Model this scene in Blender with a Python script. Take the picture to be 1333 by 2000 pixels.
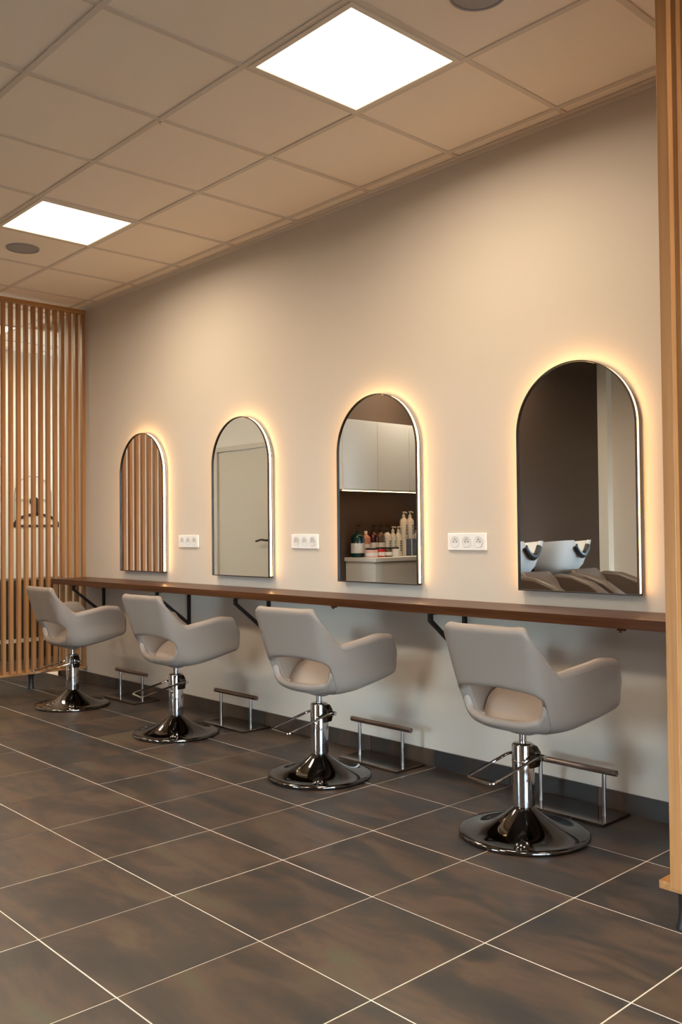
import bpy, bmesh, math, random
from mathutils import Matrix, Vector

random.seed(7)
scene = bpy.context.scene
for o in list(bpy.data.objects):
    bpy.data.objects.remove(o, do_unlink=True)
COL = scene.collection

# ------------------------------------------------------------------ camera
CAM_Z = 1.1539
RIGHT = (0.6792452451, 0.7338435763, -0.0099750963)
UP = (0.0227697409, -0.0074866197, 0.9997127034)
FWD = (-0.7335580658, 0.6792772306, 0.0217946789)
cam_data = bpy.data.cameras.new('camera')
cam_data.sensor_fit = 'VERTICAL'
cam_data.sensor_height = 36.0
cam_data.sensor_width = 24.0
cam_data.lens = 1770.78 / 2000.0 * 36.0
cam_data.clip_start = 0.05
cam = bpy.data.objects.new('camera', cam_data)
COL.objects.link(cam)
cam.matrix_world = Matrix(((RIGHT[0], UP[0], -FWD[0], 0),
                           (RIGHT[1], UP[1], -FWD[1], 0),
                           (RIGHT[2], UP[2], -FWD[2], CAM_Z),
                           (0, 0, 0, 1)))
scene.camera = cam

# ------------------------------------------------------------------ world / exposure
world = bpy.data.worlds.new('daylight')
scene.world = world
world.use_nodes = True
bg = world.node_tree.nodes['Background']
bg.inputs[0].default_value = (0.62, 0.84, 1.0, 1)
bg.inputs[1].default_value = 19.0
vs = scene.view_settings
scene.display_settings.display_device = 'sRGB'
vs.view_transform = 'Standard'
vs.look = 'None'
vs.gamma = 1.0
vs.use_curve_mapping = False
vs.exposure = 1.0
PANEL_STRENGTH = 1.6          # glow of the ceiling light diffusers
PANEL_WATT = 15.0             # their downward beam
PANEL_SPREAD = 170.0
PANEL_COLOR = (1.0, 0.85, 0.65)
STRIP_STRENGTH = 10.0         # light strips around the mirrors
STRIP_COLOR = (1.0, 0.55, 0.20)

# ------------------------------------------------------------------ room numbers
WY = 3.3625                   # wall with the mirrors
CEIL = 2.9406
XW = -6.60                    # brown wall / line of the far divider
YB = -4.20                    # wall with the added window behind the camera
XE = 2.60
GX0, GY0 = -2.7659, 3.2742    # ceiling grid
TX0, TY0, TS = -2.9598, 2.0286, 0.4482   # floor tiles

# ------------------------------------------------------------------ materials
MATS = {}
def mat(name, color=(0.8, 0.8, 0.8), rough=0.5, metal=0.0, spec=0.5, emit=None, strength=0.0):
    m = bpy.data.materials.new(name)
    m.use_nodes = True
    b = m.node_tree.nodes['Principled BSDF']
    b.inputs['Base Color'].default_value = (*color, 1)
    b.inputs['Roughness'].default_value = rough
    b.inputs['Metallic'].default_value = metal
    b.inputs['Specular IOR Level'].default_value = spec
    if emit:
        b.inputs['Emission Color'].default_value = (*emit, 1)
        b.inputs['Emission Strength'].default_value = strength
    MATS[name] = m
    return m

def N(m, t, **kw):
    n = m.node_tree.nodes.new(t)
    for k, v in kw.items():
        setattr(n, k, v)
    return n

def L(m, a, b):
    m.node_tree.links.new(a, b)

def add_bump(m, scale, strength, dist=0.002, detail=4.0, coord='Object'):
    b = m.node_tree.nodes['Principled BSDF']
    tc = N(m, 'ShaderNodeTexCoord')
    nz = N(m, 'ShaderNodeTexNoise')
    nz.inputs['Scale'].default_value = scale
    nz.inputs['Detail'].default_value = detail
    bp = N(m, 'ShaderNodeBump')
    bp.inputs['Strength'].default_value = strength
    bp.inputs['Distance'].default_value = dist
    L(m, tc.outputs[coord], nz.inputs['Vector'])
    L(m, nz.outputs['Fac'], bp.inputs['Height'])
    L(m, bp.outputs['Normal'], b.inputs['Normal'])

def wood(name, c1, c2, c3, rough, axis, scale=1.0, spec=0.4, world_pos=False):
    """long grain along axis (0,1,2), every piece shifted by its own random value"""
    m = mat(name, c1, rough, spec=spec)
    b = m.node_tree.nodes['Principled BSDF']
    tc = N(m, 'ShaderNodeTexCoord')
    oi = N(m, 'ShaderNodeObjectInfo')
    add = N(m, 'ShaderNodeVectorMath', operation='ADD')
    mul = N(m, 'ShaderNodeVectorMath', operation='SCALE')
    mul.inputs['Scale'].default_value = 37.0
    cmb = N(m, 'ShaderNodeCombineXYZ')
    for i in range(3):
        L(m, oi.outputs['Random'], cmb.inputs[i])
    L(m, cmb.outputs[0], mul.inputs[0])
    L(m, tc.outputs['Object'], add.inputs[0])
    L(m, mul.outputs[0], add.inputs[1])
    mp = N(m, 'ShaderNodeMapping')
    sc = [60.0 * scale] * 3
    sc[axis] = 1.6 * scale
    mp.inputs['Scale'].default_value = sc
    L(m, add.outputs[0], mp.inputs['Vector'])
    nz = N(m, 'ShaderNodeTexNoise')
    nz.inputs['Scale'].default_value = 1.0
    nz.inputs['Detail'].default_value = 6.0
    nz.inputs['Roughness'].default_value = 0.6
    L(m, mp.outputs[0], nz.inputs['Vector'])
    rp = N(m, 'ShaderNodeValToRGB')
    e = rp.color_ramp.elements
    e[0].position = 0.30; e[0].color = (*c2, 1)
    e[1].position = 0.70; e[1].color = (*c3, 1)
    k = rp.color_ramp.elements.new(0.5); k.color = (*c1, 1)
    L(m, nz.outputs['Fac'], rp.inputs['Fac'])
    hs = N(m, 'ShaderNodeHueSaturation')
    mr = N(m, 'ShaderNodeMapRange')
    mr.inputs['To Min'].default_value = 0.86
    mr.inputs['To Max'].default_value = 1.12
    L(m, oi.outputs['Random'], mr.inputs['Value'])
    L(m, mr.outputs[0], hs.inputs['Value'])
    L(m, rp.outputs['Color'], hs.inputs['Color'])
    L(m, hs.outputs['Color'], b.inputs['Base Color'])
    bp = N(m, 'ShaderNodeBump')
    bp.inputs['Strength'].default_value = 0.15
    bp.inputs['Distance'].default_value = 0.001
    L(m, nz.outputs['Fac'], bp.inputs['Height'])
    L(m, bp.outputs['Normal'], b.inputs['Normal'])
    return m

mat('wall_paint', (0.58, 0.497, 0.41), 0.75, spec=0.25)
add_bump(MATS['wall_paint'], 180, 0.05)
mat('white_paint', (0.76, 0.69, 0.58), 0.7, spec=0.3)
mat('brown_paint', (0.062, 0.038, 0.024), 0.7, spec=0.3)
mat('ceiling_tile', (0.92, 0.80, 0.66), 0.9, spec=0.15)
add_bump(MATS['ceiling_tile'], 260, 0.12)
mat('grid_metal', (0.70, 0.60, 0.49), 0.6, spec=0.3)
mat('panel_frame', (0.75, 0.66, 0.54), 0.5)
mat('panel_diffuser', (0.9, 0.9, 0.9), 0.5, emit=PANEL_COLOR, strength=PANEL_STRENGTH)
mat('speaker_grille', (0.32, 0.30, 0.29), 0.6)
mat('grout', (0.74, 0.68, 0.60), 0.8, spec=0.2)
wood('oak', (0.37, 0.165, 0.052), (0.29, 0.122, 0.036), (0.44, 0.21, 0.075), 0.5, 2)
wood('oak_rail', (0.37, 0.165, 0.052), (0.29, 0.122, 0.036), (0.44, 0.21, 0.075), 0.5, 1)
wood('walnut', (0.084, 0.030, 0.011), (0.052, 0.018, 0.007), (0.122, 0.046, 0.018), 0.30, 0, 0.5, spec=0.12)
mat('black_plastic', (0.012, 0.012, 0.013), 0.45)
mat('black_metal', (0.012, 0.010, 0.009), 0.55, spec=0.25)
mat('leather', (0.26, 0.205, 0.17), 0.42, spec=0.4)
add_bump(MATS['leather'], 220, 0.08, 0.001)
mat('leather_piping', (0.24, 0.19, 0.155), 0.5)
mat('chrome', (0.50, 0.50, 0.51), 0.06, metal=1.0)
mat('chrome_dark', (0.135, 0.13, 0.128), 0.07, metal=1.0)
mat('dark_steel', (0.26, 0.225, 0.205), 0.13, metal=1.0)
mat('brushed_steel', (0.40, 0.36, 0.34), 0.28, metal=1.0)
mat('bronze_steel', (0.22, 0.17, 0.15), 0.30, metal=1.0)
mat('mirror_glass', (0.86, 0.86, 0.84), 0.0, metal=1.0)
mat('mirror_rim', (0.02, 0.013, 0.008), 0.35)
mat('light_strip', (0.9, 0.9, 0.9), 0.5, emit=STRIP_COLOR, strength=STRIP_STRENGTH)
mat('white_plastic', (0.84, 0.80, 0.76), 0.35)
mat('white_plastic_dull', (0.70, 0.67, 0.64), 0.4)
mat('white_lacquer', (0.76, 0.75, 0.72), 0.35)
mat('door_lacquer', (0.60, 0.53, 0.42), 0.4)
mat('ceramic', (0.82, 0.84, 0.86), 0.12)
mat('wash_leather', (0.085, 0.057, 0.040), 0.45)
mat('dark_wood', (0.030, 0.020, 0.014), 0.5)
mat('emblem_black', (0.010, 0.009, 0.008), 0.5)
mat('emblem_grey', (0.30, 0.27, 0.23), 0.5)
mat('window_frame', (0.05, 0.05, 0.052), 0.4)
mat('glass_teal', (0.002, 0.030, 0.035), 0.15)
mat('glass_pink', (0.55, 0.25, 0.20), 0.2)
mat('glass_red', (0.055, 0.008, 0.007), 0.15)
mat('glass_brown', (0.12, 0.075, 0.05), 0.2)
mat('bottle_white', (0.75, 0.73, 0.69), 0.3)
mat('label_white', (0.74, 0.74, 0.74), 0.5)
mat('jar_pink', (0.72, 0.42, 0.38), 0.3)
mat('jar_red', (0.50, 0.02, 0.03), 0.3)
mat('print_dark', (0.05, 0.045, 0.045), 0.5)
mat('print_blue', (0.10, 0.36, 0.45), 0.5)
mat('pavement', (0.07, 0.068, 0.065), 0.9)

def floor_tile_material():
    m = mat('floor_tile', (0.07, 0.055, 0.045), 0.42, spec=0.45)
    b = m.node_tree.nodes['Principled BSDF']
    geo = N(m, 'ShaderNodeNewGeometry')
    oi = N(m, 'ShaderNodeObjectInfo')
    cmb = N(m, 'ShaderNodeCombineXYZ')
    for i in range(3):
        L(m, oi.outputs['Random'], cmb.inputs[i])
    sc = N(m, 'ShaderNodeVectorMath', operation='SCALE'); sc.inputs['Scale'].default_value = 23.0
    ad = N(m, 'ShaderNodeVectorMath', operation='ADD')
    L(m, cmb.outputs[0], sc.inputs[0])
    L(m, geo.outputs['Position'], ad.inputs[0]); L(m, sc.outputs[0], ad.inputs[1])
    mp = N(m, 'ShaderNodeMapping'); mp.inputs['Scale'].default_value = (2.2, 6.5, 1)
    L(m, ad.outputs[0], mp.inputs['Vector'])
    nz = N(m, 'ShaderNodeTexNoise')
    nz.inputs['Scale'].default_value = 1.0; nz.inputs['Detail'].default_value = 5; nz.inputs['Roughness'].default_value = 0.62
    nz.inputs['Distortion'].default_value = 0.6
    L(m, mp.outputs[0], nz.inputs['Vector'])
    rp = N(m, 'ShaderNodeValToRGB')
    cr = rp.color_ramp.elements
    cr[0].position = 0.36; cr[0].color = (0.026, 0.0225, 0.022, 1)
    cr[1].position = 0.68; cr[1].color = (0.072, 0.061, 0.036, 1)
    k = cr.new(0.47); k.color = (0.039, 0.0295, 0.0235, 1)
    k = cr.new(0.58); k.color = (0.077, 0.045, 0.030, 1)
    L(m, nz.outputs['Fac'], rp.inputs['Fac'])
    hs = N(m, 'ShaderNodeHueSaturation')
    mr = N(m, 'ShaderNodeMapRange'); mr.inputs['To Min'].default_value = 0.86; mr.inputs['To Max'].default_value = 1.12
    L(m, oi.outputs['Random'], mr.inputs['Value']); L(m, mr.outputs[0], hs.inputs['Value'])
    L(m, rp.outputs['Color'], hs.inputs['Color'])
    L(m, hs.outputs['Color'], b.inputs['Base Color'])
    n2 = N(m, 'ShaderNodeTexNoise'); n2.inputs['Scale'].default_value = 9.0; n2.inputs['Detail'].default_value = 6
    L(m, geo.outputs['Position'], n2.inputs['Vector'])
    m2 = N(m, 'ShaderNodeMapRange'); m2.inputs['To Min'].default_value = 0.30; m2.inputs['To Max'].default_value = 0.46
    L(m, n2.outputs['Fac'], m2.inputs['Value']); L(m, m2.outputs[0], b.inputs['Roughness'])
    bp = N(m, 'ShaderNodeBump'); bp.inputs['Strength'].default_value = 0.10; bp.inputs['Distance'].default_value = 0.002
    L(m, n2.outputs['Fac'], bp.inputs['Height']); L(m, bp.outputs['Normal'], b.inputs['Normal'])
    return m
floor_tile_material()

def pane_material():
    m = bpy.data.materials.new('window_pane'); m.use_nodes = True
    nt = m.node_tree; nt.nodes.clear()
    out = nt.nodes.new('ShaderNodeOutputMaterial'); mix = nt.nodes.new('ShaderNodeMixShader')
    tr = nt.nodes.new('ShaderNodeBsdfTransparent'); gl = nt.nodes.new('ShaderNodeBsdfGlossy')
    fr = nt.nodes.new('ShaderNodeFresnel'); fr.inputs['IOR'].default_value = 1.45
    gl.inputs['Roughness'].default_value = 0.0
    nt.links.new(fr.outputs[0], mix.inputs[0]); nt.links.new(tr.outputs[0], mix.inputs[1])
    nt.links.new(gl.outputs[0], mix.inputs[2]); nt.links.new(mix.outputs[0], out.inputs[0])
    MATS['window_pane'] = m
pane_material()

# ------------------------------------------------------------------ helpers
def me_obj(name, verts, faces, m, parent=None, smooth=False, angle=None, loc=None):
    me = bpy.data.meshes.new(name)
    me.from_pydata([tuple(v) for v in verts], [], faces)
    bm = bmesh.new(); bm.from_mesh(me)
    bmesh.ops.recalc_face_normals(bm, faces=bm.faces)
    bm.to_mesh(me); bm.free()
    if smooth:
        for p in me.polygons:
            p.use_smooth = True
        if angle is not None:
            me.set_sharp_from_angle(angle=math.radians(angle))
    me.materials.append(MATS[m])
    o = bpy.data.objects.new(name, me)
    COL.objects.link(o)
    if parent: o.parent = parent
    if loc: o.location = loc
    return o

class MB:
    """collects simple solids into one mesh"""
    def __init__(self):
        self.v, self.f = [], []
    def box(self, x0, x1, y0, y1, z0, z1):
        n = len(self.v)
        self.v += [(x0, y0, z0), (x1, y0, z0), (x1, y1, z0), (x0, y1, z0), (x0, y0, z1), (x1, y0, z1), (x1, y1, z1), (x0, y1, z1)]
        self.f += [tuple(n + i for i in q) for q in ((0, 3, 2, 1), (4, 5, 6, 7), (0, 1, 5, 4), (1, 2, 6, 5), (2, 3, 7, 6), (3, 0, 4, 7))]
        return self
    def prism(self, pts, axis, a0, a1):
        """polygon pts extruded along axis ('x': pts=(y,z), 'y': pts=(x,z), 'z': pts=(x,y))"""
        n = len(self.v); k = len(pts)
        for a in (a0, a1):
            for p, q in pts:
                self.v.append({'x': (a, p, q), 'y': (p, a, q), 'z': (p, q, a)}[axis])
        self.f.append(tuple(n + i for i in range(k)))
        self.f.append(tuple(n + k + i for i in reversed(range(k))))
        for i in range(k):
            j = (i + 1) % k
            self.f.append((n + i, n + j, n + k + j, n + k + i))
        return self
    def lathe(self, prof, cx=0, cy=0, n=32):
        """profile of (r,z), closed at axis when r==0"""
        s = len(self.v); k = len(prof)
        for i in range(n):
            a = 2 * math.pi * i / n
            for r, z in prof:
                self.v.append((cx + r * math.cos(a), cy + r * math.sin(a), z))
        for i in range(n):
            j = (i + 1) % n
            for q in range(k - 1):
                a, b, c, d = s + i * k + q, s + j * k + q, s + j * k + q + 1, s + i * k + q + 1
                if prof[q][0] < 1e-6 and prof[q + 1][0] < 1e-6: continue
                if prof[q][0] < 1e-6: self.f.append((a, c, d))
                elif prof[q + 1][0] < 1e-6: self.f.append((a, b, c))
                else: self.f.append((a, b, c, d))
        return self
    def tube(self, pts, r, n=10, closed=False):
        pts = [Vector(p) for p in pts]; s = len(self.v); k = len(pts)
        prev = None
        for i, p in enumerate(pts):
            if closed: t = (pts[(i + 1) % k] - pts[i - 1])
            else: t = pts[min(i + 1, k - 1)] - pts[max(i - 1, 0)]
            t.normalize()
            if prev is None:
                u = t.cross(Vector((0, 0, 1)))
                if u.length < 1e-3: u = t.cross(Vector((0, 1, 0)))
            else:
                u = prev - t * prev.dot(t)
            u.normalize(); prev = u; w = t.cross(u)
            for j in range(n):
                a = 2 * math.pi * j / n
                self.v.append(tuple(p + u * (r * math.cos(a)) + w * (r * math.sin(a))))
        m = k if closed else k - 1
        for i in range(m):
            i2 = (i + 1) % k
            for j in range(n):
                j2 = (j + 1) % n
                self.f.append((s + i * n + j, s + i * n + j2, s + i2 * n + j2, s + i2 * n + j))
        if not closed:
            self.f.append(tuple(s + j for j in reversed(range(n))))
            self.f.append(tuple(s + (k - 1) * n + j for j in range(n)))
        return self
    def build(self, name, m, parent=None, smooth=False, angle=35, bevel=0.0, loc=None):
        o = me_obj(name, self.v, self.f, m, parent, smooth, angle if smooth else None, loc)
        if bevel:
            md = o.modifiers.new('bevel', 'BEVEL'); md.width = bevel; md.segments = 2; md.limit_method = 'ANGLE'
        return o

def fillet(pts, r, n=5):
    """round the inner corners of a polyline"""
    pts = [Vector(p) for p in pts]; out = [pts[0]]
    for i in range(1, len(pts) - 1):
        a = (pts[i - 1] - pts[i]); b = (pts[i + 1] - pts[i])
        rr = min(r, a.length * .45, b.length * .45)
        p0 = pts[i] + a.normalized() * rr; p1 = pts[i] + b.normalized() * rr
        for k in range(n + 1):
            t = k / n
            out.append(p0 * (1 - t) ** 2 + pts[i] * 2 * t * (1 - t) + p1 * t * t)
    out.append(pts[-1])
    return out

def empty(name, loc=(0, 0, 0), rz=0.0):
    o = bpy.data.objects.new(name, None)
    o.empty_display_size = 0.1
    COL.objects.link(o)
    o.location = loc; o.rotation_euler = (0, 0, rz)
    return o

def tag(o, label, cat, group=None):
    o['label'] = label; o['category'] = cat
    if group: o['group'] = group
    return o

def struct(o, label=None):
    o['kind'] = 'structure'
    if label: o['label'] = label
    return o

def kids(o):
    return [c for c in bpy.data.objects if c.parent == o]

def copy_tree(o, parent=None):
    c = o.copy(); COL.objects.link(c)
    if parent: c.parent = parent
    for ch in kids(o):
        copy_tree(ch, c)
    return c

# ------------------------------------------------------------------ setting: floor
floor = struct(MB().box(-9.0, XE + .1, YB - .1, 5.1, -0.12, -0.0012).build('floor', 'grout'), 'brown stone-look floor tiles with pale grout joints')
J = 0.0026
def tile_rect(i, j):
    return TX0 + TS * i + J, TX0 + TS * (i + 1) - J, TY0 + TS * j + J, TY0 + TS * (j + 1) - J
tile_cache = {}
rest = MB()
for i in range(-14, 14):
    for j in range(-14, 7):
        x0, x1, y0, y1 = tile_rect(i, j)
        ymax = WY - 0.012 if x1 > -7.0 else 5.0
        y1 = min(y1, ymax); y0 = max(y0, YB); x0 = max(x0, -8.95); x1 = min(x1, XE)
        if y1 - y0 < .01 or x1 - x0 < .01: continue
        cx, cy = (x0 + x1) / 2, (y0 + y1) / 2
        if -7.0 < cx < -0.2 and cy > -0.2:
            key = (round(x1 - x0, 4), round(y1 - y0, 4))
            if key not in tile_cache:
                hx, hy = (x1 - x0) / 2, (y1 - y0) / 2
                o = MB().box(-hx, hx, -hy, hy, -0.010, 0).build('floor_tile', 'floor_tile', floor)
                tile_cache[key] = o
            else:
                o = tile_cache[key].copy(); COL.objects.link(o)
            o.location = (cx, cy, random.uniform(-.0004, .0004))
        else:
            rest.box(x0, x1, y0, y1, -0.010, 0)
r_ = rest.build('floor_tile_field', 'floor_tile', floor); r_['kind'] = 'stuff'

# ------------------------------------------------------------------ setting: walls
wb = struct(MB().box(-7.05, XE + .1, WY, WY + .12, 0, 3.05).build('wall_back', 'wall_paint'), 'long beige painted wall behind the mirrors')
struct(MB().box(XW - .12, XW, YB, 1.0, 0, 3.05).build('wall_left', 'brown_paint'), 'dark brown wall opposite the mirrors')
wd = MB()
wd.box(-9.0, -8.10, 0.88, 1.0, 0, 3.05).box(-7.05, XW - .12, 0.88, 1.0, 0, 3.05).box(-8.10, -7.05, 0.88, 1.0, 2.07, 3.05)
struct(wd.build('wall_passage', 'white_paint'), 'pale wall with a white door')
struct(MB().box(-9.0, -8.6, 1.0, 5.1, 0, 3.05).build('wall_reception', 'white_paint'), 'white wall seen through the far slats')
struct(MB().box(-8.6, -8.50, 4.95, 5.1, 0, 3.05).box(-8.15, -7.05, 4.95, 5.1, 0, 3.05).box(-8.50, -8.15, 4.95, 5.1, 2.7, 3.05).box(-8.50, -8.15, 4.95, 5.1, 0, .9).build('wall_recess', 'white_paint'), 'end wall of the recess behind the far slats')
w5 = struct(MB().box(-8.50, -8.45, 4.99, 5.05, .9, 2.7).box(-8.20, -8.15, 4.99, 5.05, .9, 2.7).box(-8.45, -8.20, 4.99, 5.05, .9, .96).box(-8.45, -8.20, 4.99, 5.05, 2.64, 2.7).build('window_4', 'window_frame'), 'added window lighting the recess behind the far slats')  # unseen window, added to brighten the white wall behind the slats
MB().box(-8.45, -8.20, 5.015, 5.025, .96, 2.64).build('pane', 'window_pane', w5)
struct(MB().box(-7.05, -6.93, WY + .12, 4.95, 0, 3.05).build('wall_recess_side', 'white_paint'), 'side wall of the recess behind the far slats')
# shop front: piers, lintel, sill and glazing
VA, VB, VT = -4.5, -3.1, 1.80  # unseen rear window, added; its low head keeps daylight low on the wall
fw_ = MB().box(-6.6, VA, YB - .12, YB, 0, 3.05).box(VB, XE, YB - .12, YB, 0, 3.05).box(VA, VB, YB - .12, YB, VT, 3.05).box(VA, VB, YB - .12, YB, 0, .12)
struct(fw_.build('wall_front', 'wall_paint'), 'beige wall with an added window behind the viewer')
for wi in range(2):
    x0 = VA + wi * (VB - VA) / 2; x1 = x0 + (VB - VA) / 2
    fr = MB().box(x0, x0 + .05, YB - .09, YB - .03, .12, VT).box(x1 - .05, x1, YB - .09, YB - .03, .12, VT)
    fr.box(x0 + .05, x1 - .05, YB - .09, YB - .03, .12, .18).box(x0 + .05, x1 - .05, YB - .09, YB - .03, VT - .06, VT)
    w = struct(fr.build('window_%d' % (wi + 5), 'window_frame'), 'added window bay behind the viewer, for low daylight')
    MB().box(x0 + .05, x1 - .05, YB - .065, YB - .055, .18, VT - .06).build('pane', 'window_pane', w)
WA, WB_, WT = -1.2, 1.8, 2.05
sf = MB().box(XE, XE + .12, YB, WA, 0, 3.05).box(XE, XE + .12, WB_, WY, 0, 3.05)
sf.box(XE, XE + .12, WA, WB_, WT, 3.05).box(XE, XE + .12, WA, WB_, 0, 0.12)
struct(sf.build('wall_right', 'wall_paint'), 'shop front wall around the wide window')
for wi in range(3):
    y0 = WA + wi * (WB_ - WA) / 3; y1 = y0 + (WB_ - WA) / 3
    fr = MB().box(XE + .03, XE + .09, y0, y0 + .05, .12, WT).box(XE + .03, XE + .09, y1 - .05, y1, .12, WT)
    fr.box(XE + .03, XE + .09, y0 + .05, y1 - .05, .12, .18).box(XE + .03, XE + .09, y0 + .05, y1 - .05, WT - .06, WT)
    w = struct(fr.build('window_%d' % (wi + 1), 'window_frame'), 'tall shop window bay')
    MB().box(XE + .055, XE + .065, y0 + .05, y1 - .05, .18, WT - .06).build('pane', 'window_pane', w)
struct(MB().box(XE + .12, 60, -60, 40, -.16, -.12).box(-60, XE + .12, -60, YB - .12, -.16, -.12).build('ground', 'pavement'), 'grey pavement outside the shop window')
XP = -5.20                    # partition behind the wash basins
struct(MB().box(XP - .10, XP, -2.00, .50, 0, CEIL + .004).build('wall_partition', 'brown_paint'), 'dark brown partition behind the wash basins')
struct(MB().box(XP - .10, -4.62, -2.12, -2.00, 0, CEIL + .004).build('wall_return', 'wall_paint'), 'short beige wall beside the wash basins')
struct(MB().box(XP, XP + .11, -2.00, -1.90, 0, CEIL + .004).build('trim_1', 'white_paint'), 'pale pilaster in the corner by the brown partition')
for wi in range(4):
    x0 = WA + wi * (WB_ - WA) / 4; x1 = x0 + (WB_ - WA) / 4
    fr = MB().box(x0, x0 + .05, YB - .09, YB - .03, .12, 2.65).box(x1 - .05, x1, YB - .09, YB - .03, .12, 2.65)
    fr.box(x0 + .05, x1 - .05, YB - .09, YB - .03, .12, .18).box(x0 + .05, x1 - .05, YB - .09, YB - .03, 2.59, 2.65)
    w = struct(fr.build('window_%d' % (wi + 1), 'window_frame'), 'tall shop window bay')
    MB().box(x0 + .05, x1 - .05, YB - .065, YB - .055, .18, 2.59).build('pane', 'window_pane', w)
struct(MB().box(-14, 12, -14, YB - .12, -.16, -.12).build('ground', 'pavement'), 'grey pavement outside the shop window')

# door in the passage wall (seen in the second mirror)
door = empty('door_1', (-7.575, 1.0, 0)); struct(door, 'white door with a black lever handle')
MB().box(-.525, -.475, -.10, .012, 0, 2.07).box(.475, .525, -.10, .012, 0, 2.07).box(-.475, .475, -.10, .012, 2.02, 2.07).build('door_frame', 'door_lacquer', door, bevel=.003)
leaf = MB().box(-.472, .472, -.05, -.012, .008, 2.017).build('door_leaf', 'door_lacquer', door, bevel=.002)
hd = MB().box(.385, .425, -.012, -.004, .95, 1.17)
hd.tube(fillet([(.405, -.01, 1.075), (.405, .045, 1.075), (.34, .05, 1.082), (.25, .045, 1.066)], .02), .010, 8)
hd.build('door_handle', 'black_metal', door, smooth=True)

# skirting tiles
bb = struct(MB().box(-7.05, XE, WY - .006, WY - .0002, 0.0005, .081).build('baseboard_back', 'grout'), 'dark tile skirting along the mirror wall')
sk = None
for i in range(-10, 14):
    x0 = max(TX0 + TS * i + .0015, -7.05); x1 = min(TX0 + TS * (i + 1) - .0015, XE)
    if x1 - x0 < .02: continue
    if sk is None or abs((x1 - x0) - (TS - .003)) > .001:
        o = MB().box(-(x1 - x0) / 2, (x1 - x0) / 2, WY - .0115, WY - .001, 0.001, .0825).build('skirting_tile', 'floor_tile', bb)
        if abs((x1 - x0) - (TS - .003)) < .001: sk = o
    else:
        o = sk.copy(); COL.objects.link(o)
    o.location.x = (x0 + x1) / 2

# ------------------------------------------------------------------ setting: ceiling
ceiling = struct(MB().box(-9.0, XE + .1, YB - .1, 5.1, 3.05, 3.12).build('ceiling', 'ceiling_tile'), 'suspended ceiling of square tiles in a metal grid')
LIGHTS = [(-4, 0), (0, 0), (4, 0), (-4, -4), (0, -4), (4, -4), (0, -8), (-9, 1), (-6, -4)]  # last cell is an added lamp that brightens the white cabinets
# cell (a,b) spans x GX0+.6a .. +.6, y GY0-.6(2)+.6b..; the two lamps in view are cells (0,0) and (-4,0)
def cell(a, b):
    x0 = GX0 + .6 * a; y0 = GY0 - 1.2 + .6 * b
    return x0, x0 + .6, y0, y0 + .6
BAR = 0.012
cache = {}
for a in range(-11, 10):
    for b in range(-11, 5):
        if (a, b) in LIGHTS: continue
        x0, x1, y0, y1 = cell(a, b)
        x0 = max(x0, -8.6); x1 = min(x1, XE); y0 = max(y0, YB)
        ym = WY if x1 > -7.0 else 4.95
        if x1 < XW and y1 < 1.05: continue
        y1 = min(y1, ym)
        if x1 - x0 < .03 or y1 - y0 < .03: continue
        key = (round(x1 - x0, 3), round(y1 - y0, 3))
        cx, cy = (x0 + x1) / 2, (y0 + y1) / 2
        if key not in cache:
            hx, hy = (x1 - x0) / 2 - .0035, (y1 - y0) / 2 - .0035
            cache[key] = MB().box(-hx, hx, -hy, hy, 0, .014).build('ceiling_panel', 'ceiling_tile', ceiling)
            o = cache[key]
        else:
            o = cache[key].copy(); COL.objects.link(o)
        o.location = (cx, cy, CEIL + .0055 + random.uniform(-.0008, .0008))
for a in range(-11, 11):
    x = GX0 + .6 * a
    if x < -8.6 or x > XE: continue
    ya = YB if x > XW else 1.0
    yb = WY if x > -7.0 else 4.95
    MB().box(-BAR, BAR, ya, yb, CEIL + .0006, CEIL + .005).build('grid_bar', 'grid_metal', ceiling, loc=(x, 0, 0))
for b in range(-11, 5):
    y = GY0 - 1.2 + .6 * b
    if y < YB: continue
    xa = XW if y < 1 else -8.6
    xb = XE if y < WY else -7.05
    if y > 4.95: continue
    MB().box(xa, xb, -BAR, BAR, CEIL, CEIL + .005).build('grid_bar', 'grid_metal', ceiling, loc=(0, y, 0))
MB().box(-7.05, XE, WY - .022, WY - .0005, CEIL - .001, CEIL + .004).box(-7.05, XE, WY - .003, WY - .0005, CEIL - .022, CEIL - .001).build('wall_angle', 'grid_metal', ceiling)

def ceiling_light(a, b, label):
    x0, x1, y0, y1 = cell(a, b)
    e = empty('ceiling_light', ((x0 + x1) / 2, (y0 + y1) / 2, CEIL))
    tag(e, label, 'ceiling light', 'square ceiling lights')
    h, w = .288, .266
    MB().box(-h, h, -h, -w, -.004, .012).box(-h, h, w, h, -.004, .012).box(-h, -w, -w, w, -.004, .012).box(w, h, -w, w, -.004, .012).build('frame', 'panel_frame', e)
    MB().box(-w, w, -w, w, 0, .006).build('diffuser', 'panel_diffuser', e)
    ld = bpy.data.lights.new('panel_beam', 'AREA'); ld.shape = 'SQUARE'; ld.size = 2 * w - .01
    ld.energy = PANEL_WATT; ld.color = PANEL_COLOR; ld.spread = math.radians(PANEL_SPREAD)
    lo_ = bpy.data.objects.new('panel_beam', ld); COL.objects.link(lo_); lo_.parent = e; lo_.location = (0, 0, -.003)
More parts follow.
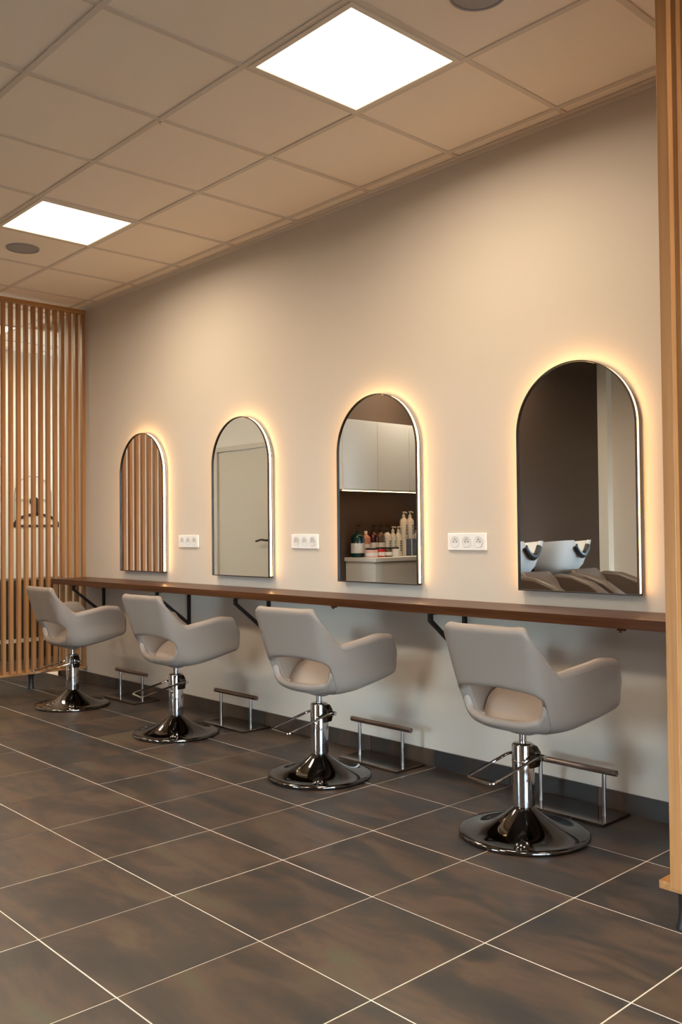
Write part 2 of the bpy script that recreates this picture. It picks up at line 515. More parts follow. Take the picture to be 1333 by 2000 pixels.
names = {(-4, 0): 'smaller lit square ceiling panel, nearer the far slats',
         (0, 0): 'large lit square ceiling panel over the nearest chair',
         (-9, 1): 'lit ceiling panel in the recess behind the far slats',
         (-4, -4): 'lit ceiling panel over the wash basins', (-6, -4): 'added ceiling panel brightening the bottles and white cabinets',
         (0, -4): 'lit ceiling panel above and behind the viewer', (4, -4): 'lit ceiling panel by the shop window', (4, 0): 'lit ceiling panel beside the near slat divider, by the viewer',
         (0, -8): 'lit ceiling panel by the plain wall behind the viewer'}
for ab in LIGHTS:
    ceiling_light(*ab, names[ab])

def ceiling_speaker(x, y, label):
    e = empty('ceiling_speaker', (x, y, CEIL)); tag(e, label, 'speaker', 'round ceiling speakers')
    MB().lathe([(0, -.001), (.088, -.001), (.090, .004), (0, .004)], n=40).build('grille', 'speaker_grille', e, smooth=True)
    MB().lathe([(.090, .005), (.090, -.003), (.098, -.003), (.100, .005)], n=40).build('rim', 'speaker_grille', e, smooth=True)
x0, x1, y0, y1 = cell(1, 0); ceiling_speaker((x0 + x1) / 2, (y0 + y1) / 2, 'round grey ceiling speaker beside the large lit panel, at the top edge')
x0, x1, y0, y1 = cell(-5, 0); ceiling_speaker((x0 + x1) / 2, (y0 + y1) / 2, 'round grey ceiling speaker beyond the smaller lit panel, near the slats')
hk = empty('ceiling_hook', (-3.37, 2.078, CEIL)); tag(hk, 'tiny metal hook on a crossing of the ceiling grid', 'hook')
MB().lathe([(0, -.006), (.011, -.004), (.012, .001), (0, .001)], n=16).build('plate', 'panel_frame', hk, smooth=True)
MB().tube([(.006 * math.cos(t * .6), 0, -.011 + .006 * math.sin(t * .6)) for t in range(9)], .0015, 6).build('loop', 'chrome', hk, smooth=True)

# ------------------------------------------------------------------ slat dividers
SL_W, SL_D, SL_P = 0.0355, 0.0262, 0.0579
def divider(x, y0, label, zr0, feet):
    """slats stand between x and x+SL_W; rails run along y"""
    e = empty('slat_divider', (x, y0, 0)); tag(e, label, 'room divider', 'oak slat dividers')
    n = int((WY - y0 - SL_D) / SL_P + .001) + 1
    first = None
    z0 = zr0 + .010
    for k in range(n):
        if first is None:
            first = MB().box(0, SL_W, 0, SL_D, z0, 2.885).build('slat', 'oak', e)
            md = first.modifiers.new('bevel', 'BEVEL'); md.width = .0012; md.segments = 1
            o = first
        else:
            o = first.copy(); COL.objects.link(o)
        o.location = (0, k * SL_P, 0)
    ln = WY - y0 - .002
    MB().box(-.006, SL_W + .008, 0, ln, 2.885, 2.918).build('top_rail', 'oak_rail', e, bevel=.001)
    # L-shaped bottom rail: the slats sit in its rebate
    br = MB().prism([(-.036, zr0), (.062, zr0), (.062, zr0 + .010), (-.0015, zr0 + .010), (-.0015, zr0 + .023), (-.036, zr0 + .023)], 'y', .004, ln)
    br.build('bottom_rail', 'oak_rail', e, bevel=.001)
    for fy in feet:
        MB().lathe([(0, 0), (.026, 0), (.026, .006), (.020, .018), (.017, .05), (.018, zr0 - .025), (.026, zr0 - .012), (.026, zr0), (0, zr0)], .010, fy - y0, 24).build('foot', 'black_plastic', e, smooth=True)
divider(-1.281, 2.45, 'oak slat divider at the right edge, close to the viewer', .120, (2.515, 3.15))
divider(-6.616, WY - SL_D - .0005 - 15 * SL_P, 'oak slat divider at the far end, behind the farthest chair', .115, (2.53, 2.925, 3.28))

# ------------------------------------------------------------------ shelf counter and brackets
CT, CB, CF = 0.8215, 0.783, 3.052
ct = empty('wall_counter', (-3.9, WY, 0)); tag(ct, 'long dark walnut shelf counter running under the mirrors', 'counter')
MB().box(-6.535 + 3.9, -1.30 + 3.9, CF - WY, -.0005, CB, CT).build('worktop', 'walnut', ct, bevel=.0015)
for cxp in (-3.40, -1.80):
    MB().box(cxp + 3.9, cxp + 3.93, CF - WY + .02, CF - WY + .035, CB - .010, CB).box(cxp + 3.908, cxp + 3.912, CF - WY + .022, CF - WY + .033, CB - .018, CB - .01).build('cable_clip', 'walnut', ct)
blab = ['black steel shelf bracket next to the nearest chair', 'black steel shelf bracket left of the second nearest chair',
        'black steel shelf bracket behind the third chair from the front', 'black steel shelf bracket beside the far slats']
for bx, lb in zip((-2.765, -4.262, -5.116, -6.28), blab):
    e = empty('shelf_bracket', (bx, WY, 0)); tag(e, lb, 'bracket', 'black shelf brackets')
    h = .009
    MB().box(-h, h, -.020, -.001, .545, CB - .0005).build('wall_post', 'black_metal', e, bevel=.001)
    MB().box(-h, h, -.262, -.020, CB - .012, CB - .0005).build('top_arm', 'black_metal', e, bevel=.001)
    MB().prism([(-.262, CB - .012), (-.262, CB - .042), (-.020, .548), (-.020, .572), (-.244, CB - .036), (-.244, CB - .012)], 'x', -h, h).build('brace', 'black_metal', e)

# ------------------------------------------------------------------ arched mirrors
def arch(hw, zb, zt, off=0.0, n=40):
    r = hw - off; zc = zt - hw
    pts = [(-r, zb + off)]
    for k in range(n + 1):
        a = math.pi - math.pi * k / n
        pts.append((r * math.cos(a), zc + r * math.sin(a)))
    pts.append((r, zb + off))
    return pts

def ring(name, outer, inner, y0, y1, m, parent, closed=True):
    v, f = [], []; k = len(outer)
    for y in (y0, y1):
        for p in outer: v.append((p[0], y, p[1]))
        for p in inner: v.append((p[0], y, p[1]))
    seg = k if closed else k - 1
    for i in range(seg):
        j = (i + 1) % k
        o0, o1, i0, i1 = i, j, k + i, k + j
        f.append((o0, o1, i1, i0)); f.append((2 * k + o0, 2 * k + i0, 2 * k + i1, 2 * k + o1))
        f.append((o0, 2 * k + o0, 2 * k + o1, o1)); f.append((i0, i1, 2 * k + i1, 2 * k + i0))
    if not closed:
        f.append((0, k, 3 * k, 2 * k)); f.append((k - 1, 2 * k + k - 1, 4 * k - 1, 2 * k - 1))
    return me_obj(name, v, f, m, parent, True, 40)

def make_mirror():
    e = empty('wall_mirror')
    hw, zb, zt = .291, .886, 1.868
    A = lambda o: arch(hw, zb, zt, o)
    MB().prism([(p[0], p[1]) for p in A(.0050)], 'y', -.0375, -.0352).build('glass', 'mirror_glass', e)
    ring('front_rim', A(0), A(.0048), -.0450, -.0345, 'mirror_rim', e)
    ring('light_strip', A(.0025), A(.008), -.0345, -.0185, 'light_strip', e, closed=False)
    ring('back_rim', A(0), A(.010), -.0185, -.0140, 'mirror_rim', e)
    MB().prism(A(.0085), 'y', -.0350, -.0005).build('back_box', 'white_plastic_dull', e)
    MB().box(-hw, hw, -.0345, -.0185, zb, zb + .009).build('bottom_rim', 'mirror_rim', e)
    return e
MX = (-2.137, -3.323, -4.505, -5.677)
mlab = ['arched mirror nearest the viewer, showing the wash basins', 'arched mirror showing white cabinets and bottles',
        'arched mirror showing a white door with a black handle', 'arched mirror farthest away, showing wooden slats']
pm = make_mirror()
for k, x in enumerate(MX):
    o = pm if k == 0 else copy_tree(pm)
    o.location = (x, WY, 0); tag(o, mlab[k], 'mirror', 'arched backlit mirrors')

# ------------------------------------------------------------------ triple sockets
def make_socket():
    e = empty('wall_outlet')
    MB().box(-.1165, .1165, -.010, -.0005, -.041, .041).build('plate', 'white_plastic', e, bevel=.003)
    for k in (-1, 0, 1):
        n = 28; v = []; cx = k * .071
        ins = MB()
        prof = [(.0275, -.012), (.0255, -.0125), (.0205, -.0105), (0, -.0103)]
        vv = [(r, z) for r, z in prof]
        tmp = MB().lathe(vv, n=n)
        ins.v = [(cx + x, z, y) for x, y, z in tmp.v]; ins.f = tmp.f
        w = ins.build('socket', 'white_plastic_dull', e, smooth=True, angle=60)
        for hx in (-.0095, .0095):
            t = MB().lathe([(.0030, -.0112), (0, -.0112)], n=12); t2 = MB(); t2.v = [(cx + hx + x, z, y) for x, y, z in t.v]; t2.f = t.f
            t2.build('pin_hole', 'emblem_black', w)
        MB().tube([(cx, -.0100, .0115), (cx, -.016, .0115)], .0022, 8).build('earth_pin', 'brushed_steel', w, smooth=True)
    return e
ps = make_socket()
for k, (x, lb) in enumerate([(-2.747, 'white triple wall socket between the two nearest mirrors'), (-3.93, 'white triple wall socket left of the mirror showing bottles'),
                             (-5.121, 'white triple wall socket right of the farthest mirror')]):
    o = ps if k == 0 else copy_tree(ps)
    o.location = (x, WY, 1.101); tag(o, lb, 'socket', 'triple wall sockets')

# ------------------------------------------------------------------ styling chairs
def hermite(keys, vals, s):
    """smooth interpolation through points with non-uniform keys"""
    n = len(keys)
    if s <= keys[0]: i = 0
    elif s >= keys[-1]: i = n - 2
    else:
        i = max(k for k in range(n - 1) if keys[k] <= s)
    h = keys[i + 1] - keys[i]; t = (s - keys[i]) / h
    def tan(k):
        if k == 0: return (vals[1] - vals[0]) / (keys[1] - keys[0])
        if k == n - 1: return (vals[-1] - vals[-2]) / (keys[-1] - keys[-2])
        a = (vals[k] - vals[k - 1]) / (keys[k] - keys[k - 1]); b = (vals[k + 1] - vals[k]) / (keys[k + 1] - keys[k])
        wa = keys[k + 1] - keys[k]; wb = keys[k] - keys[k - 1]
        return (a * wa + b * wb) / (wa + wb)
    m0, m1 = tan(i) * h, tan(i + 1) * h
    return vals[i] * (2 * t ** 3 - 3 * t ** 2 + 1) + m0 * (t ** 3 - 2 * t ** 2 + t) + vals[i + 1] * (-2 * t ** 3 + 3 * t ** 2) + m1 * (t ** 3 - t ** 2)

V3 = lambda *a: Vector(a)
SK = [0, .20, .34, .42, .50, .58, .62, .68, .80, .92, 1.0]
ROW = {  # bottom, low, middle, top for every key along the U from the back centre to the arm front
    'B': [(0, -.070, .385), (.050, -.068, .385), (.090, -.058, .386), (.105, -.045, .388), (.118, -.028, .391), (.130, -.010, .395), (.137, 0, .398), (.148, .022, .404), (.172, .075, .420), (.196, .140, .442), (.210, .190, .458)],
    'L': [(0, -.140, .430), (.088, -.135, .430), (.145, -.115, .432), (.168, -.092, .430), (.183, -.064, .427), (.196, -.034, .427), (.202, -.018, .428), (.213, .012, .431), (.232, .075, .442), (.250, .160, .459), (.259, .226, .474)],
    'M': [(0, -.172, .530), (.100, -.170, .530), (.168, -.155, .532), (.191, -.130, .534), (.203, -.098, .536), (.213, -.064, .539), (.218, -.046, .541), (.229, -.012, .545), (.250, .065, .550), (.268, .165, .552), (.276, .238, .548)],
    'T': [(0, -.252, .784), (.105, -.250, .783), (.182, -.240, .778), (.200, -.205, .738), (.208, -.150, .684), (.214, -.098, .633), (.219, -.078, .620), (.232, -.045, .625), (.266, .035, .642), (.292, .112, .656), (.300, .182, .650)],
}
for k in ROW: ROW[k] = [V3(*p) for p in ROW[k]]
ROW['B'] = [V3(p.x * .55, (p.y - .03) * .6 + .03, p.z - .001) for p in ROW['B']]   # the shell runs on under the seat
TK = [0, .28, .52, 1.0]
def shell(s, t):
    sg = -1 if s < 0 else 1; a = abs(s)
    pts = []
    for k in 'BLMT':
        p = hermite(SK, ROW[k], a); pts.append(V3(p.x, p.y, p.z))
    p = hermite(TK, pts, t)
    return V3(p.x * sg, p.y, p.z)
def shell_n(s, t):
    e = 1e-3
    ds = shell(min(s + e, 1.0), t) - shell(max(s - e, -1.0), t)
    dt = shell(s, min(t + e, 1.0)) - shell(s, max(t - e, 0.0))
    n = ds.cross(dt); n.normalize()
    c = V3(0, .06, .56)
    if n.dot(shell(s, t) - c) < 0: n = -n
    return n, dt.normalized()
def t_at(s, z):
    lo, hi = 0.0, 1.0
    for _ in range(24):
        m_ = (lo + hi) / 2
        if shell(s, m_).z < z: lo = m_
        else: hi = m_
    return (lo + hi) / 2
OPEN_K = [0, .13, .26, .36, .405, .43, .45, .475]
OPEN_Z = [.592, .590, .582, .566, .545, .500, .440, .392]   # lower edge of the back panel
RIM_Z = [.428, .430, .440, .464, .505, .490, .437, .391]    # upper edge of the seat bucket
def edge_z(s, tab): 
    a = abs(s)
    if a >= OPEN_K[-1]: return None
    return hermite(OPEN_K, tab, a)

def loft(name, ss, tlo, thi, th, m, parent, nt=18, endcap=True, inset=0.0):
    v, f = [], []; loops = 0; L_ = None
    nr = 5
    def section(s, scale=1.0, push=0.0):
        a, b = tlo(s), thi(s)
        out, inn = [], []
        for k in range(nt + 1):
            t = a + (b - a) * k / nt
            p = shell(s, t); n, d = shell_n(s, t)
            w = min(1.0, (k + 1) / 2.0, (nt - k + 1) / 2.0)
            p = p - n * inset
            o_, i_ = p, p - n * th
            c = (o_ + i_) / 2
            o_, i_ = c + (o_ - c) * scale, c + (i_ - c) * scale
            out.append((o_, d)); inn.append((i_, d))
        loop = [o for o, _ in out]
        c = (out[-1][0] + inn[-1][0]) / 2; r = (out[-1][0] - c); d = out[-1][1] * r.length
        for q in range(1, nr):
            g = math.pi * q / nr
            loop.append(c + r * math.cos(g) + d * math.sin(g))
        loop += [i for i, _ in reversed(inn)]
        c = (out[0][0] + inn[0][0]) / 2; r = (inn[0][0] - c); d = -out[0][1] * r.length
        for q in range(1, nr):
            g = math.pi * q / nr
            loop.append(c + r * math.cos(g) + d * math.sin(g))
        if push:
            e = 1e-3; sg = 1 if s > 0 else -1
            sh = [shell(sg, a + (b - a) * .5) - shell(sg * (1 - e), a + (b - a) * .5)][0].normalized()
            loop = [p + sh * push for p in loop]
        return loop
    secs = []
    if endcap:
        for g in (1.0, .75, .5, .25):
            secs.append(section(ss[0], math.cos(g * math.pi / 2 * .97), math.sin(g * math.pi / 2) * th * .5))
    for s in ss: secs.append(section(s))
    if endcap:
        for g in (.25, .5, .75, 1.0):
            secs.append(section(ss[-1], math.cos(g * math.pi / 2 * .97), math.sin(g * math.pi / 2) * th * .5))
    k = len(secs[0])
    for sec in secs: v += sec
    for i in range(len(secs) - 1):
        for j in range(k):
            j2 = (j + 1) % k
            f.append((i * k + j, i * k + j2, (i + 1) * k + j2, (i + 1) * k + j))
    f.append(tuple(range(k))); f.append(tuple((len(secs) - 1) * k + j for j in reversed(range(k))))
    return me_obj(name, v, f, m, parent, True, 50)

def make_chair():
    e = empty('styling_chair')
    ss = []
    for a, b, n in ((-1, -.48, 30), (-.48, -.36, 28), (-.36, .36, 28), (.36, .48, 28), (.48, 1.0, 30)):
        ss += [a + (b - a) * i / n for i in range(n)]
    ss.append(1.0)
    lo = lambda s: 0.0 if edge_z(s, OPEN_Z) is None else t_at(s, edge_z(s, OPEN_Z))
    loft('back_shell', ss, lo, lambda s: 1.0, .041, 'leather', e)
    # bucket behind the seat, below the opening
    sb = [-.472 + .944 * i / 90 for i in range(91)]
    loft('seat_bucket', sb, lambda s: 0.0, lambda s: max(.02, t_at(s, edge_z(s, RIM_Z))), .030, 'leather', e, nt=12, endcap=False, inset=.0015)
    # seams
    for sg in (-1, 1):
        pts = []
        for i in range(25):
            s = sg * (.38 + .092 * i / 24)
            t = t_at(s, edge_z(s, OPEN_Z)); n, d = shell_n(s, t)
            pts.append(shell(s, t) + n * .0004)
        MB().tube(pts, .0016, 6).build('seam', 'leather_piping', e, smooth=True)
        pts = []
        for i in range(31):
            s = sg * (.60 + .40 * i / 30)
            n, d = shell_n(s, 1.0)
            pts.append(shell(s, .985) + n * .0003)
        MB().tube(pts, .0012, 6).build('seam', 'leather_piping', e, smooth=True)
    pts = []
    for i in range(61):
        s = -.425 + .85 * i / 60
        t = t_at(s, edge_z(s, RIM_Z) - .020); n, d = shell_n(s, t)
        pts.append(shell(s, t) + n * .0002 - n * .0015)
    MB().tube(pts, .0016, 6).build('seam', 'leather_piping', e, smooth=True)
    # underside
    ring_ = [shell(-1 + 2 * i / 60, 0.0) for i in range(61)]
    v = [V3(p.x, p.y, p.z + .004) for p in ring_] + [V3(p.x * .85, p.y * .85 + .008, p.z - .004) for p in ring_] + [V3(0, .05, .384)]
    f = []
    for i in range(60):
        f.append((i, i + 1, 61 + i + 1, 61 + i)); f.append((61 + i, 61 + i + 1, 122))
    f.append((60, 0, 61, 121)); f.append((121, 61, 122))
    me_obj('seat_underside', v, f, 'leather', e, True, 60)
    # cushion
    nu, nv = 24, 24; v, f = [], []
    def hw(y): return hermite([-.108, -.07, 0, .1, .2], [.098, .136, .177, .208, .222], y)
    for iv in range(nv + 1):
        q = iv / nv; y = -.108 + .322 * q
        zc = hermite([0, .12, .35, .7, .93, 1.0], [.420, .446, .488, .520, .520, .490], q)
        for iu in range(nu + 1):
            u = -1 + 2 * iu / nu
            ed = 1 - abs(u) ** 6
            v.append((u * hw(y) * (1.0), y - .018 * abs(u) ** 3 * (1 - q) * -1, zc - .03 * (1 - ed) + .022 * u * u))
    for iv in range(nv):
        for iu in range(nu):
            a = iv * (nu + 1) + iu
            f.append((a, a + 1, a + nu + 2, a + nu + 1))
    top = len(v)
    border = [i for i in range(nu + 1)] + [(k + 1) * (nu + 1) - 1 for k in range(1, nv + 1)] + [nv * (nu + 1) + i for i in range(nu - 1, -1, -1)] + [k * (nu + 1) for k in range(nv - 1, 0, -1)]
    for b in border:
        p = v[b]; v.append((p[0] * .55, p[1] * (.80 if p[1] > 0 else .5), .405 + .055 * max(0, p[1]) / .2))
    k = len(border)
    for i in range(k):
        j = (i + 1) % k
        f.append((border[i], border[j], top + j, top + i))
    f.append(tuple(top + i for i in range(k)))
    me_obj('seat_cushion', v, f, 'leather', e, True, 60)
    # column
    MB().lathe([(0, .384), (.014, .384), (.014, .335), (0, .335)], n=20).build('piston', 'chrome', e, smooth=True)
    col = MB().lathe([(0, .346), (.034, .346), (.040, .343), (.042, .338), (.042, .112), (.036, .108), (0, .108)], n=40)
    pc = col.build('column', 'chrome', e, smooth=True)
    MB().lathe([(.0425, .284), (.0436, .282), (.0436, .279), (.0425, .277)], n=40).build('collar', 'chrome', pc, smooth=True)
    hs = MB().prism([(.028, .255), (.060, .262), (.068, .290), (.066, .318), (.050, .338), (.028, .343)], 'y', -.018, .022)
    hs.build('pump_housing', 'chrome_dark', pc, bevel=.003)
    lv = MB().tube(fillet([(-.052, .010, .300), (-.056, -.02, .300), (-.076, -.245, .252), (.052, -.268, .250), (.068, -.02, .300), (.070, .016, .302)], .018), .0058, 10)
    lv.tube([(-.056, .010, .300), (.078, .014, .302)], .0050, 10)
    lv.build('pump_lever', 'chrome', e, smooth=True)
    MB().tube([(.070, .014, .302), (.088, .014, .302)], .010, 12).build('lever_knob', 'chrome', e, smooth=True)
    prof = [(0, .110), (.036, .110), (.0385, .106)]
    for i in range(1, 17):
        q = i / 16
        r = .0385 + (.240 - .0385) * q
        z = .018 + (.106 - .018) * (1 - q) ** 2.05
        prof.append((r, z))
    prof += [(.2445, .0150), (.2465, .0105), (.2465, .004), (.243, .0005), (0, .0005)]
    MB().lathe(prof, n=72).build('base_disc', 'chrome_dark', e, smooth=True, angle=45)
    return e
CH = [(-2.078, 2.855, 1.7, 'taupe styling chair nearest the viewer, in front of the basin mirror'),
      (-3.244, 2.851, 7.4, 'taupe styling chair second from the viewer, under the mirror showing bottles'),
      (-4.509, 2.862, 3.7, 'taupe styling chair third from the viewer, under the mirror showing a door'),
      (-5.751, 2.836, 0.4, 'taupe styling chair farthest away, beside the far slat divider')]
pc_ = make_chair()
for k, (x, y, a, lb) in enumerate(CH):
    o = pc_ if k == 0 else copy_tree(pc_)
    o.location = (x, y, 0); o.rotation_euler = (0, 0, math.radians(a)); tag(o, lb, 'chair', 'styling chairs')

# ------------------------------------------------------------------ footrests
def make_footrest():
    e = empty('footrest')
    MB().box(-.205, .205, -.100, .105, .001, .0125).build('base_plate', 'dark_steel', e, bevel=.002)
    for x in (-.150, .150):
        MB().tube([(x, 0, .012), (x, 0, .182)], .0085, 16).build('post', 'brushed_steel', e, smooth=True)
    MB().tube([(-.208, 0, .190), (.208, 0, .190)], .0125, 18).build('foot_bar', 'bronze_steel', e, smooth=True)
    return e
pf = make_footrest()
for k, (x, lb) in enumerate([(-2.113, 'steel bar footrest beside the nearest chair'), (-3.215, 'steel bar footrest right of the second nearest chair'),
                             (-4.437, 'steel bar footrest right of the third chair from the front'), (-5.664, 'steel bar footrest between the two farthest chairs')]):
    o = pf if k == 0 else copy_tree(pf)
    o.location = (x, 3.232, 0); tag(o, lb, 'footrest', 'steel bar footrests')

# ------------------------------------------------------------------ behind the far slats: emblem and dark sideboard
em = empty('wall_emblem', (-8.6, 3.833, 1.25)); tag(em, 'black line emblem of an arch and bell on the wall behind far slats', 'emblem')
def yz(name, pts2, x0, x1, m):
    return MB().prism(pts2, 'x', x0, x1).build(name, m, em)
ar = arch(.190, .05, .486); ai = arch(.190, .05, .486, .007)
v, f = [], []; k = len(ar)
for x in (.0005, .006):
    v += [(x, p[0], p[1]) for p in ar] + [(x, q[0], ar[i][1] if i in (0, k - 1) else q[1]) for i, q in enumerate(ai)]
for i in range(k - 1):
    f += [(i, i + 1, k + i + 1, k + i), (2 * k + i, 3 * k + i, 3 * k + i + 1, 2 * k + i + 1), (i, 2 * k + i, 2 * k + i + 1, i + 1), (k + i, k + i + 1, 3 * k + i + 1, 3 * k + i)]
me_obj('arch_line', v, f, 'emblem_grey', em)
for z in (.236, .250):
    MB().box(.0005, .006, -.185, -.045, z - .003, z + .003).box(.0005, .006, .06, .185, z - .003, z + .003).build('thin_line', 'emblem_grey', em)
t = MB().lathe([(0, .0005), (.047, .0005), (.047, .006), (0, .006)], n=28); t2 = MB(); t2.v = [(z, x + .010, y + .232) for x, y, z in t.v]; t2.f = t.f
t2.build('knob', 'emblem_black', em)
MB().box(.0005, .006, .018, .055, .10, .205).build('stem', 'emblem_black', em)
do = [(.035 + .235 * math.cos(math.pi * i / 30), .0 + .118 * math.sin(math.pi * i / 30)) for i in range(31)]
di = [(.035 + .205 * math.cos(math.pi * i / 30), .0 + .090 * math.sin(math.pi * i / 30)) for i in range(31)]
dd = MB()
for i in range(30):
    dd.prism([do[i], do[i + 1], di[i + 1], di[i]], 'x', .0005, .006)
dd.build('bell_dome', 'emblem_black', em)
MB().box(.0005, .006, -.20, .27, -.022, .004).build('base_bar', 'emblem_black', em)

sbd = empty('sideboard', (-8.6, 3.6, 0)); tag(sbd, 'dark low sideboard behind the far slats', 'sideboard')
MB().box(.002, .40, -1.0, 1.2, .0, .70).build('body', 'dark_wood', sbd, bevel=.002)
MB().box(.002, .42, -1.02, 1.22, .70, .735).build('top', 'dark_wood', sbd, bevel=.002)
for k in range(4):
    d_ = MB().box(.401, .418, -1.0 + .55 * k + .004, -1.0 + .55 * (k + 1) - .004, .21, .695).build('door', 'dark_wood', sbd, bevel=.001)
    MB().box(.4185, .430, -.74 + .55 * k, -.70 + .55 * k, .62, .63).build('handle', 'brushed_steel', d_)
MB().box(.401, .412, -1.0, 1.2, .160, .195).build('light_trim', 'white_lacquer', sbd)

# ------------------------------------------------------------------ storage along the brown wall (seen in the mirror)
uc_y0, uc_y1 = -.545, .82
for k in range(3):
    y1 = uc_y1 - .455 * k; y0 = y1 - .452
    c = empty('upper_cabinet', (XW, (y0 + y1) / 2, 1.56))
    tag(c, 'white wall cabinet above the bottles, ' + ['next to the door passage', 'in the middle of the row', 'farthest from the door passage'][k], 'cabinet', 'white wall cabinets')
    h = (y1 - y0) / 2
    MB().box(.002, .33, -h, h, 0, .665).build('body', 'white_lacquer', c)
    MB().box(.331, .349, -h + .001, h - .001, .0, .665).build('door', 'white_lacquer', c, bevel=.001)
led = empty('under_cabinet_light', (XW, (uc_y0 + uc_y1) / 2, 1.56)); tag(led, 'glowing light strip under the white wall cabinets', 'light strip')
MB().box(.318, .345, -.68, .68, -.013, -.0005).build('housing', 'white_plastic', led)
MB().box(.320, .343, -.68, .68, -.018, -.0135).build('diffuser', 'light_strip', led)
for k in range(3):
    y1 = .48 - .46 * k; y0 = y1 - .456; h = (y1 - y0) / 2
    c = empty('base_cabinet', (XW, (y0 + y1) / 2, 0)); tag(c, 'white base cabinet under the bottles, ' + ['next to the door passage', 'in the middle of the row', 'farthest from the door passage'][k], 'cabinet', 'white base cabinets')
    MB().box(.002, .40, -h, h, .10, .860).build('body', 'white_lacquer', c)
    MB().box(.03, .36, -h, h, .0, .10).build('plinth', 'white_lacquer', c)
    MB().box(.401, .419, -h + .001, h - .001, .105, .845).build('door', 'white_lacquer', c, bevel=.001)
wt = MB().box(XW + .002, XW + .440, -.91, .50, .8605, .899).build('back_worktop', 'white_lacquer', None, bevel=.002)
tag(wt, 'white worktop under the bottles', 'worktop')

def bottle(x, y, z, r, hs, ht, body, cap, lab, label, pump=True, prnt=None, lab_r=(.18, .60)):
    """hs: shoulder height, ht: top of the pump"""
    e = empty('pump_bottle' if pump else 'bottle', (x, y, z)); tag(e, label, 'bottle', 'hair care bottles')
    prof = [(0, 0), (r * .94, 0), (r, .008), (r, hs * .82), (r * .93, hs * .92), (r * .55, hs), (.014, hs + .012), (.014, hs + .022), (0, hs + .022)]
    MB().lathe(prof, n=24).build('body', body, e, smooth=True, angle=50)
    if lab:
        MB().lathe([(r, hs * lab_r[0]), (r + .0012, hs * lab_r[0]), (r + .0012, hs * lab_r[1]), (r, hs * lab_r[1])], n=24).build('label_band', lab, e, smooth=True)
    if prnt:
        p = MB()
        for i in range(5):
            p.box(r + .0005, r + .0022, -.010 + (.004 if i % 2 else 0), .010, hs * .22 + i * hs * .10, hs * .22 + i * hs * .10 + hs * .06)
        p.build('print', prnt, e)
    if pump:
        MB().lathe([(.0155, hs + .010), (.0165, hs + .012), (.0165, hs + .034), (.008, hs + .042), (.005, hs + .044), (.005, ht - .012), (0, ht - .012)], n=16).build('pump_neck', cap, e, smooth=True)
        MB().tube(fillet([(-.012, 0, ht - .006), (.030, 0, ht - .006), (.046, 0, ht - .016)], .008), .0062, 8).build('pump_spout', cap, e, smooth=True)
    else:
        MB().lathe([(0, hs + .046), (.014, hs + .045), (.016, hs + .040), (.016, hs + .012), (0, hs + .012)], n=16).build('cap', cap, e, smooth=True)
Z0 = .8995
bx = -6.49
bottle(bx, .42, Z0, .066, .232, .320, 'glass_teal', 'black_plastic', 'label_white', 'big teal pump bottle with a white label')
bottle(bx, .305, Z0, .048, .215, .270, 'glass_pink', 'bottle_white', 'label_white', 'pink bottle without pump next to the teal one', pump=False)
bottle(bx, .200, Z0, .046, .238, .320, 'glass_red', 'black_plastic', 'label_white', 'dark red pump bottle with a white label')
bottle(bx, .098, Z0, .045, .235, .320, 'glass_brown', 'black_plastic', 'label_white', 'brown pump bottle with a white label')
bottle(bx, .000, Z0, .045, .235, .320, 'bottle_white', 'black_plastic', None, 'white bottle with a black pump', prnt='print_dark')
bottle(bx, -.085, Z0, .034, .232, .305, 'bottle_white', 'bottle_white', None, 'white pump bottle with blue print', prnt='print_blue')
bottle(bx, -.165, Z0, .038, .232, .305, 'bottle_white', 'bottle_white', None, 'white pump bottle next to the black boxes', prnt='print_dark')
for k, (yy, lb) in enumerate([(-.252, 'black box with a pale edge under the tall bottles, beside the white bottles'), (-.345, 'black box with a pale edge under the tall bottles, farther from the door')]):
    e = empty('product_box', (bx, yy, Z0)); tag(e, lb, 'box', 'black product boxes')
    MB().box(-.06, .060, -.045, .034, 0, .172).build('carton', 'print_dark', e, bevel=.001)
    MB().box(-.06, .061, .0345, .045, 0, .172).build('pale_edge', 'bottle_white', e)
bottle(bx, -.250, Z0 + .1725, .042, .215, .285, 'bottle_white', 'bottle_white', None, 'tall white pump bottle standing on the first black box', prnt='print_dark')
bottle(bx, -.345, Z0 + .1725, .042, .215, .290, 'bottle_white', 'bottle_white', None, 'tall white pump bottle standing on the second black box', prnt='print_dark')
bottle(bx, -.452, Z0, .044, .230, .305, 'bottle_white', 'bottle_white', None, 'white pump bottle right of the black boxes', prnt='print_dark')
def jar(y, r, h, body, label):
    e = empty('cream_jar', (-6.33, y, Z0)); tag(e, label, 'jar', 'cream jars')
    MB().lathe([(0, 0), (r * .92, 0), (r, .006), (r, h * .9), (r * .92, h), (0, h)], n=24).build('body', body, e, smooth=True)
    MB().lathe([(r, h * .18), (r + .001, h * .18), (r + .001, h * .62), (r, h * .62)], n=24).build('label_band', 'label_white', e, smooth=True)
    MB().lathe([(0, h + .016), (r * .94, h + .016), (r * .97, h + .014), (r * .97, h), (0, h)], n=24).build('lid', 'black_plastic', e, smooth=True)
jar(.385, .062, .076, 'jar_pink', 'pink cream jar with a black lid')
jar(.262, .046, .082, 'jar_red', 'red cream jar with a black lid')
jar(.160, .046, .080, 'glass_brown', 'brown cream jar with a black lid')
jar(.060, .046, .080, 'bottle_white', 'white cream jar with a black lid')

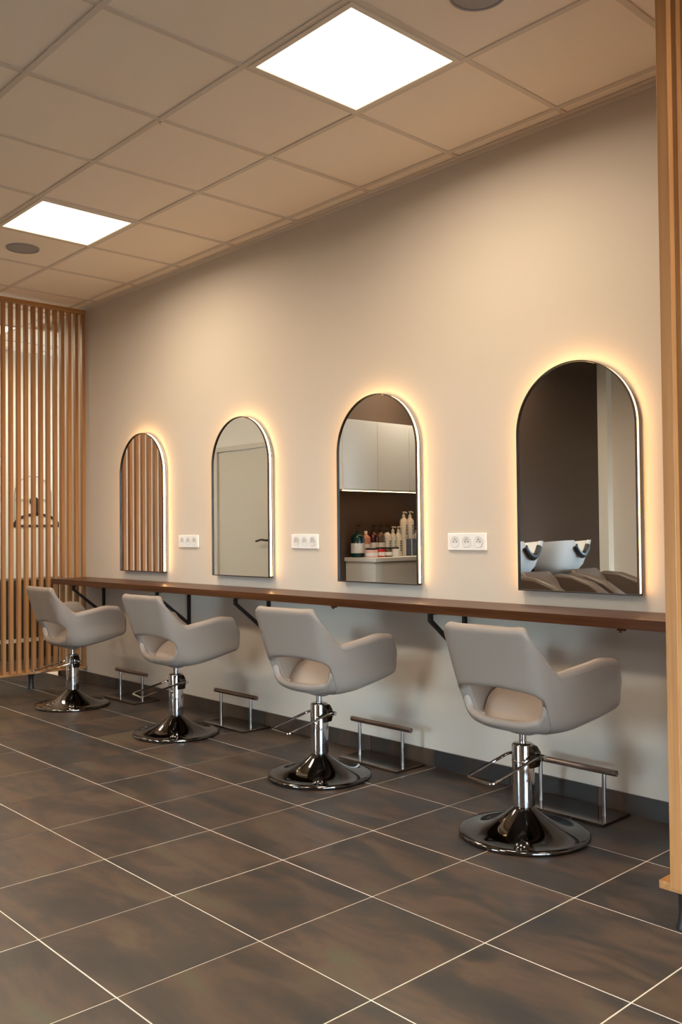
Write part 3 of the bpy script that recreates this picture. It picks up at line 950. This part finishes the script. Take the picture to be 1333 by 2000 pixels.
# ------------------------------------------------------------------ wash units (seen in the nearest mirror)
def make_wash():
    e = empty('wash_unit')
    # pedestal against the brown wall
    MB().prism([(-.16, 0), (.16, 0), (.12, .72), (-.12, .72)], 'x', .06, .34).build('pedestal', 'ceramic', e, bevel=.02)
    # basin: tapering bowl whose front rim has a rounded notch for the neck
    def ringpts(hw, x0, x1, z, tilt, notch=0.0, n=48):
        out = []
        for i in range(n):
            a = 2 * math.pi * i / n
            cx, cy = math.cos(a), math.sin(a)
            q = 3.6
            rx = abs(cx) ** (2 / q) * (1 if cx > 0 else -1); ry = abs(cy) ** (2 / q) * (1 if cy > 0 else -1)
            x = (x0 + x1) / 2 + (x1 - x0) / 2 * rx; y = hw * ry
            zz = z + tilt * (x - x0) / (x1 - x0)
            if notch and cx > 0:
                wv = max(0.0, 1 - (abs(y) / .125) ** 2.2)
                zz -= notch * wv * min(1.0, cx * 1.6)
            out.append((x, y, zz))
        return out
    rings = [ringpts(.16, .10, .42, .68, 0), ringpts(.235, .03, .54, .80, 0, 0), ringpts(.280, .01, .62, .955, .03, .10), ringpts(.285, .005, .63, .985, .035, .135),
             ringpts(.265, .025, .605, .985, .035, .135), ringpts(.235, .06, .565, .90, .02, .07), ringpts(.15, .14, .45, .80, 0)]
    v, f = [], []
    n = 48
    for r in rings: v += r
    for i in range(len(rings) - 1):
        for j in range(n):
            k = (j + 1) % n
            f.append((i * n + j, i * n + k, (i + 1) * n + k, (i + 1) * n + j))
    f.append(tuple(range(n))); f.append(tuple((len(rings) - 1) * n + j for j in range(n)))
    me_obj('basin', v, f, 'ceramic', e, True, 60)
    pts = [(.620 + .012 * math.cos(t), .112 * t / 1.5, .885 + .085 * (abs(t) / 1.5) ** 2) for t in [-1.5 + 3 * i / 16 for i in range(17)]]
    MB().tube(pts, .030, 10).build('neck_rest', 'black_plastic', e, smooth=True)
    # reclining seat
    MB().prism([(.62, .40), (.78, .36), (1.36, .34), (1.42, .40), (1.40, .46), (.92, .47), (.76, .70), (.66, .77), (.58, .74)], 'y', -.23, .23).build('seat', 'wash_leather', e, smooth=True, bevel=.03)
    for s in (-1, 1):
        y0, y1 = (.235, .355) if s > 0 else (-.355, -.235)
        prof = [(.50, .30), (.48, .56), (.56, .69), (.72, .735), (.92, .725), (1.14, .67), (1.34, .57), (1.43, .45), (1.42, .30), (1.30, .12), (.62, .12)]
        MB().prism(prof, 'y', y0, y1).build('armrest', 'wash_leather', e, smooth=True, bevel=.025)
    MB().prism([(.62, .02), (1.30, .02), (1.24, .34), (.70, .36)], 'y', -.20, .20).build('seat_base', 'dark_wood', e, bevel=.01)
    MB().box(.64, 1.28, -.22, .22, 0, .02).build('floor_plate', 'black_metal', e)
    return e
pw = make_wash()
for k, (y, lb) in enumerate([(.03, 'white wash basin with brown reclining seat, nearer the bottles'), (-.75, 'white wash basin with brown reclining seat, farther from the bottles')]):
    o = pw if k == 0 else copy_tree(pw)
    o.location = (XP + .002, y, 0); o.scale = (.82, .94, 1.035); tag(o, lb, 'wash basin', 'wash basins along the brown wall')
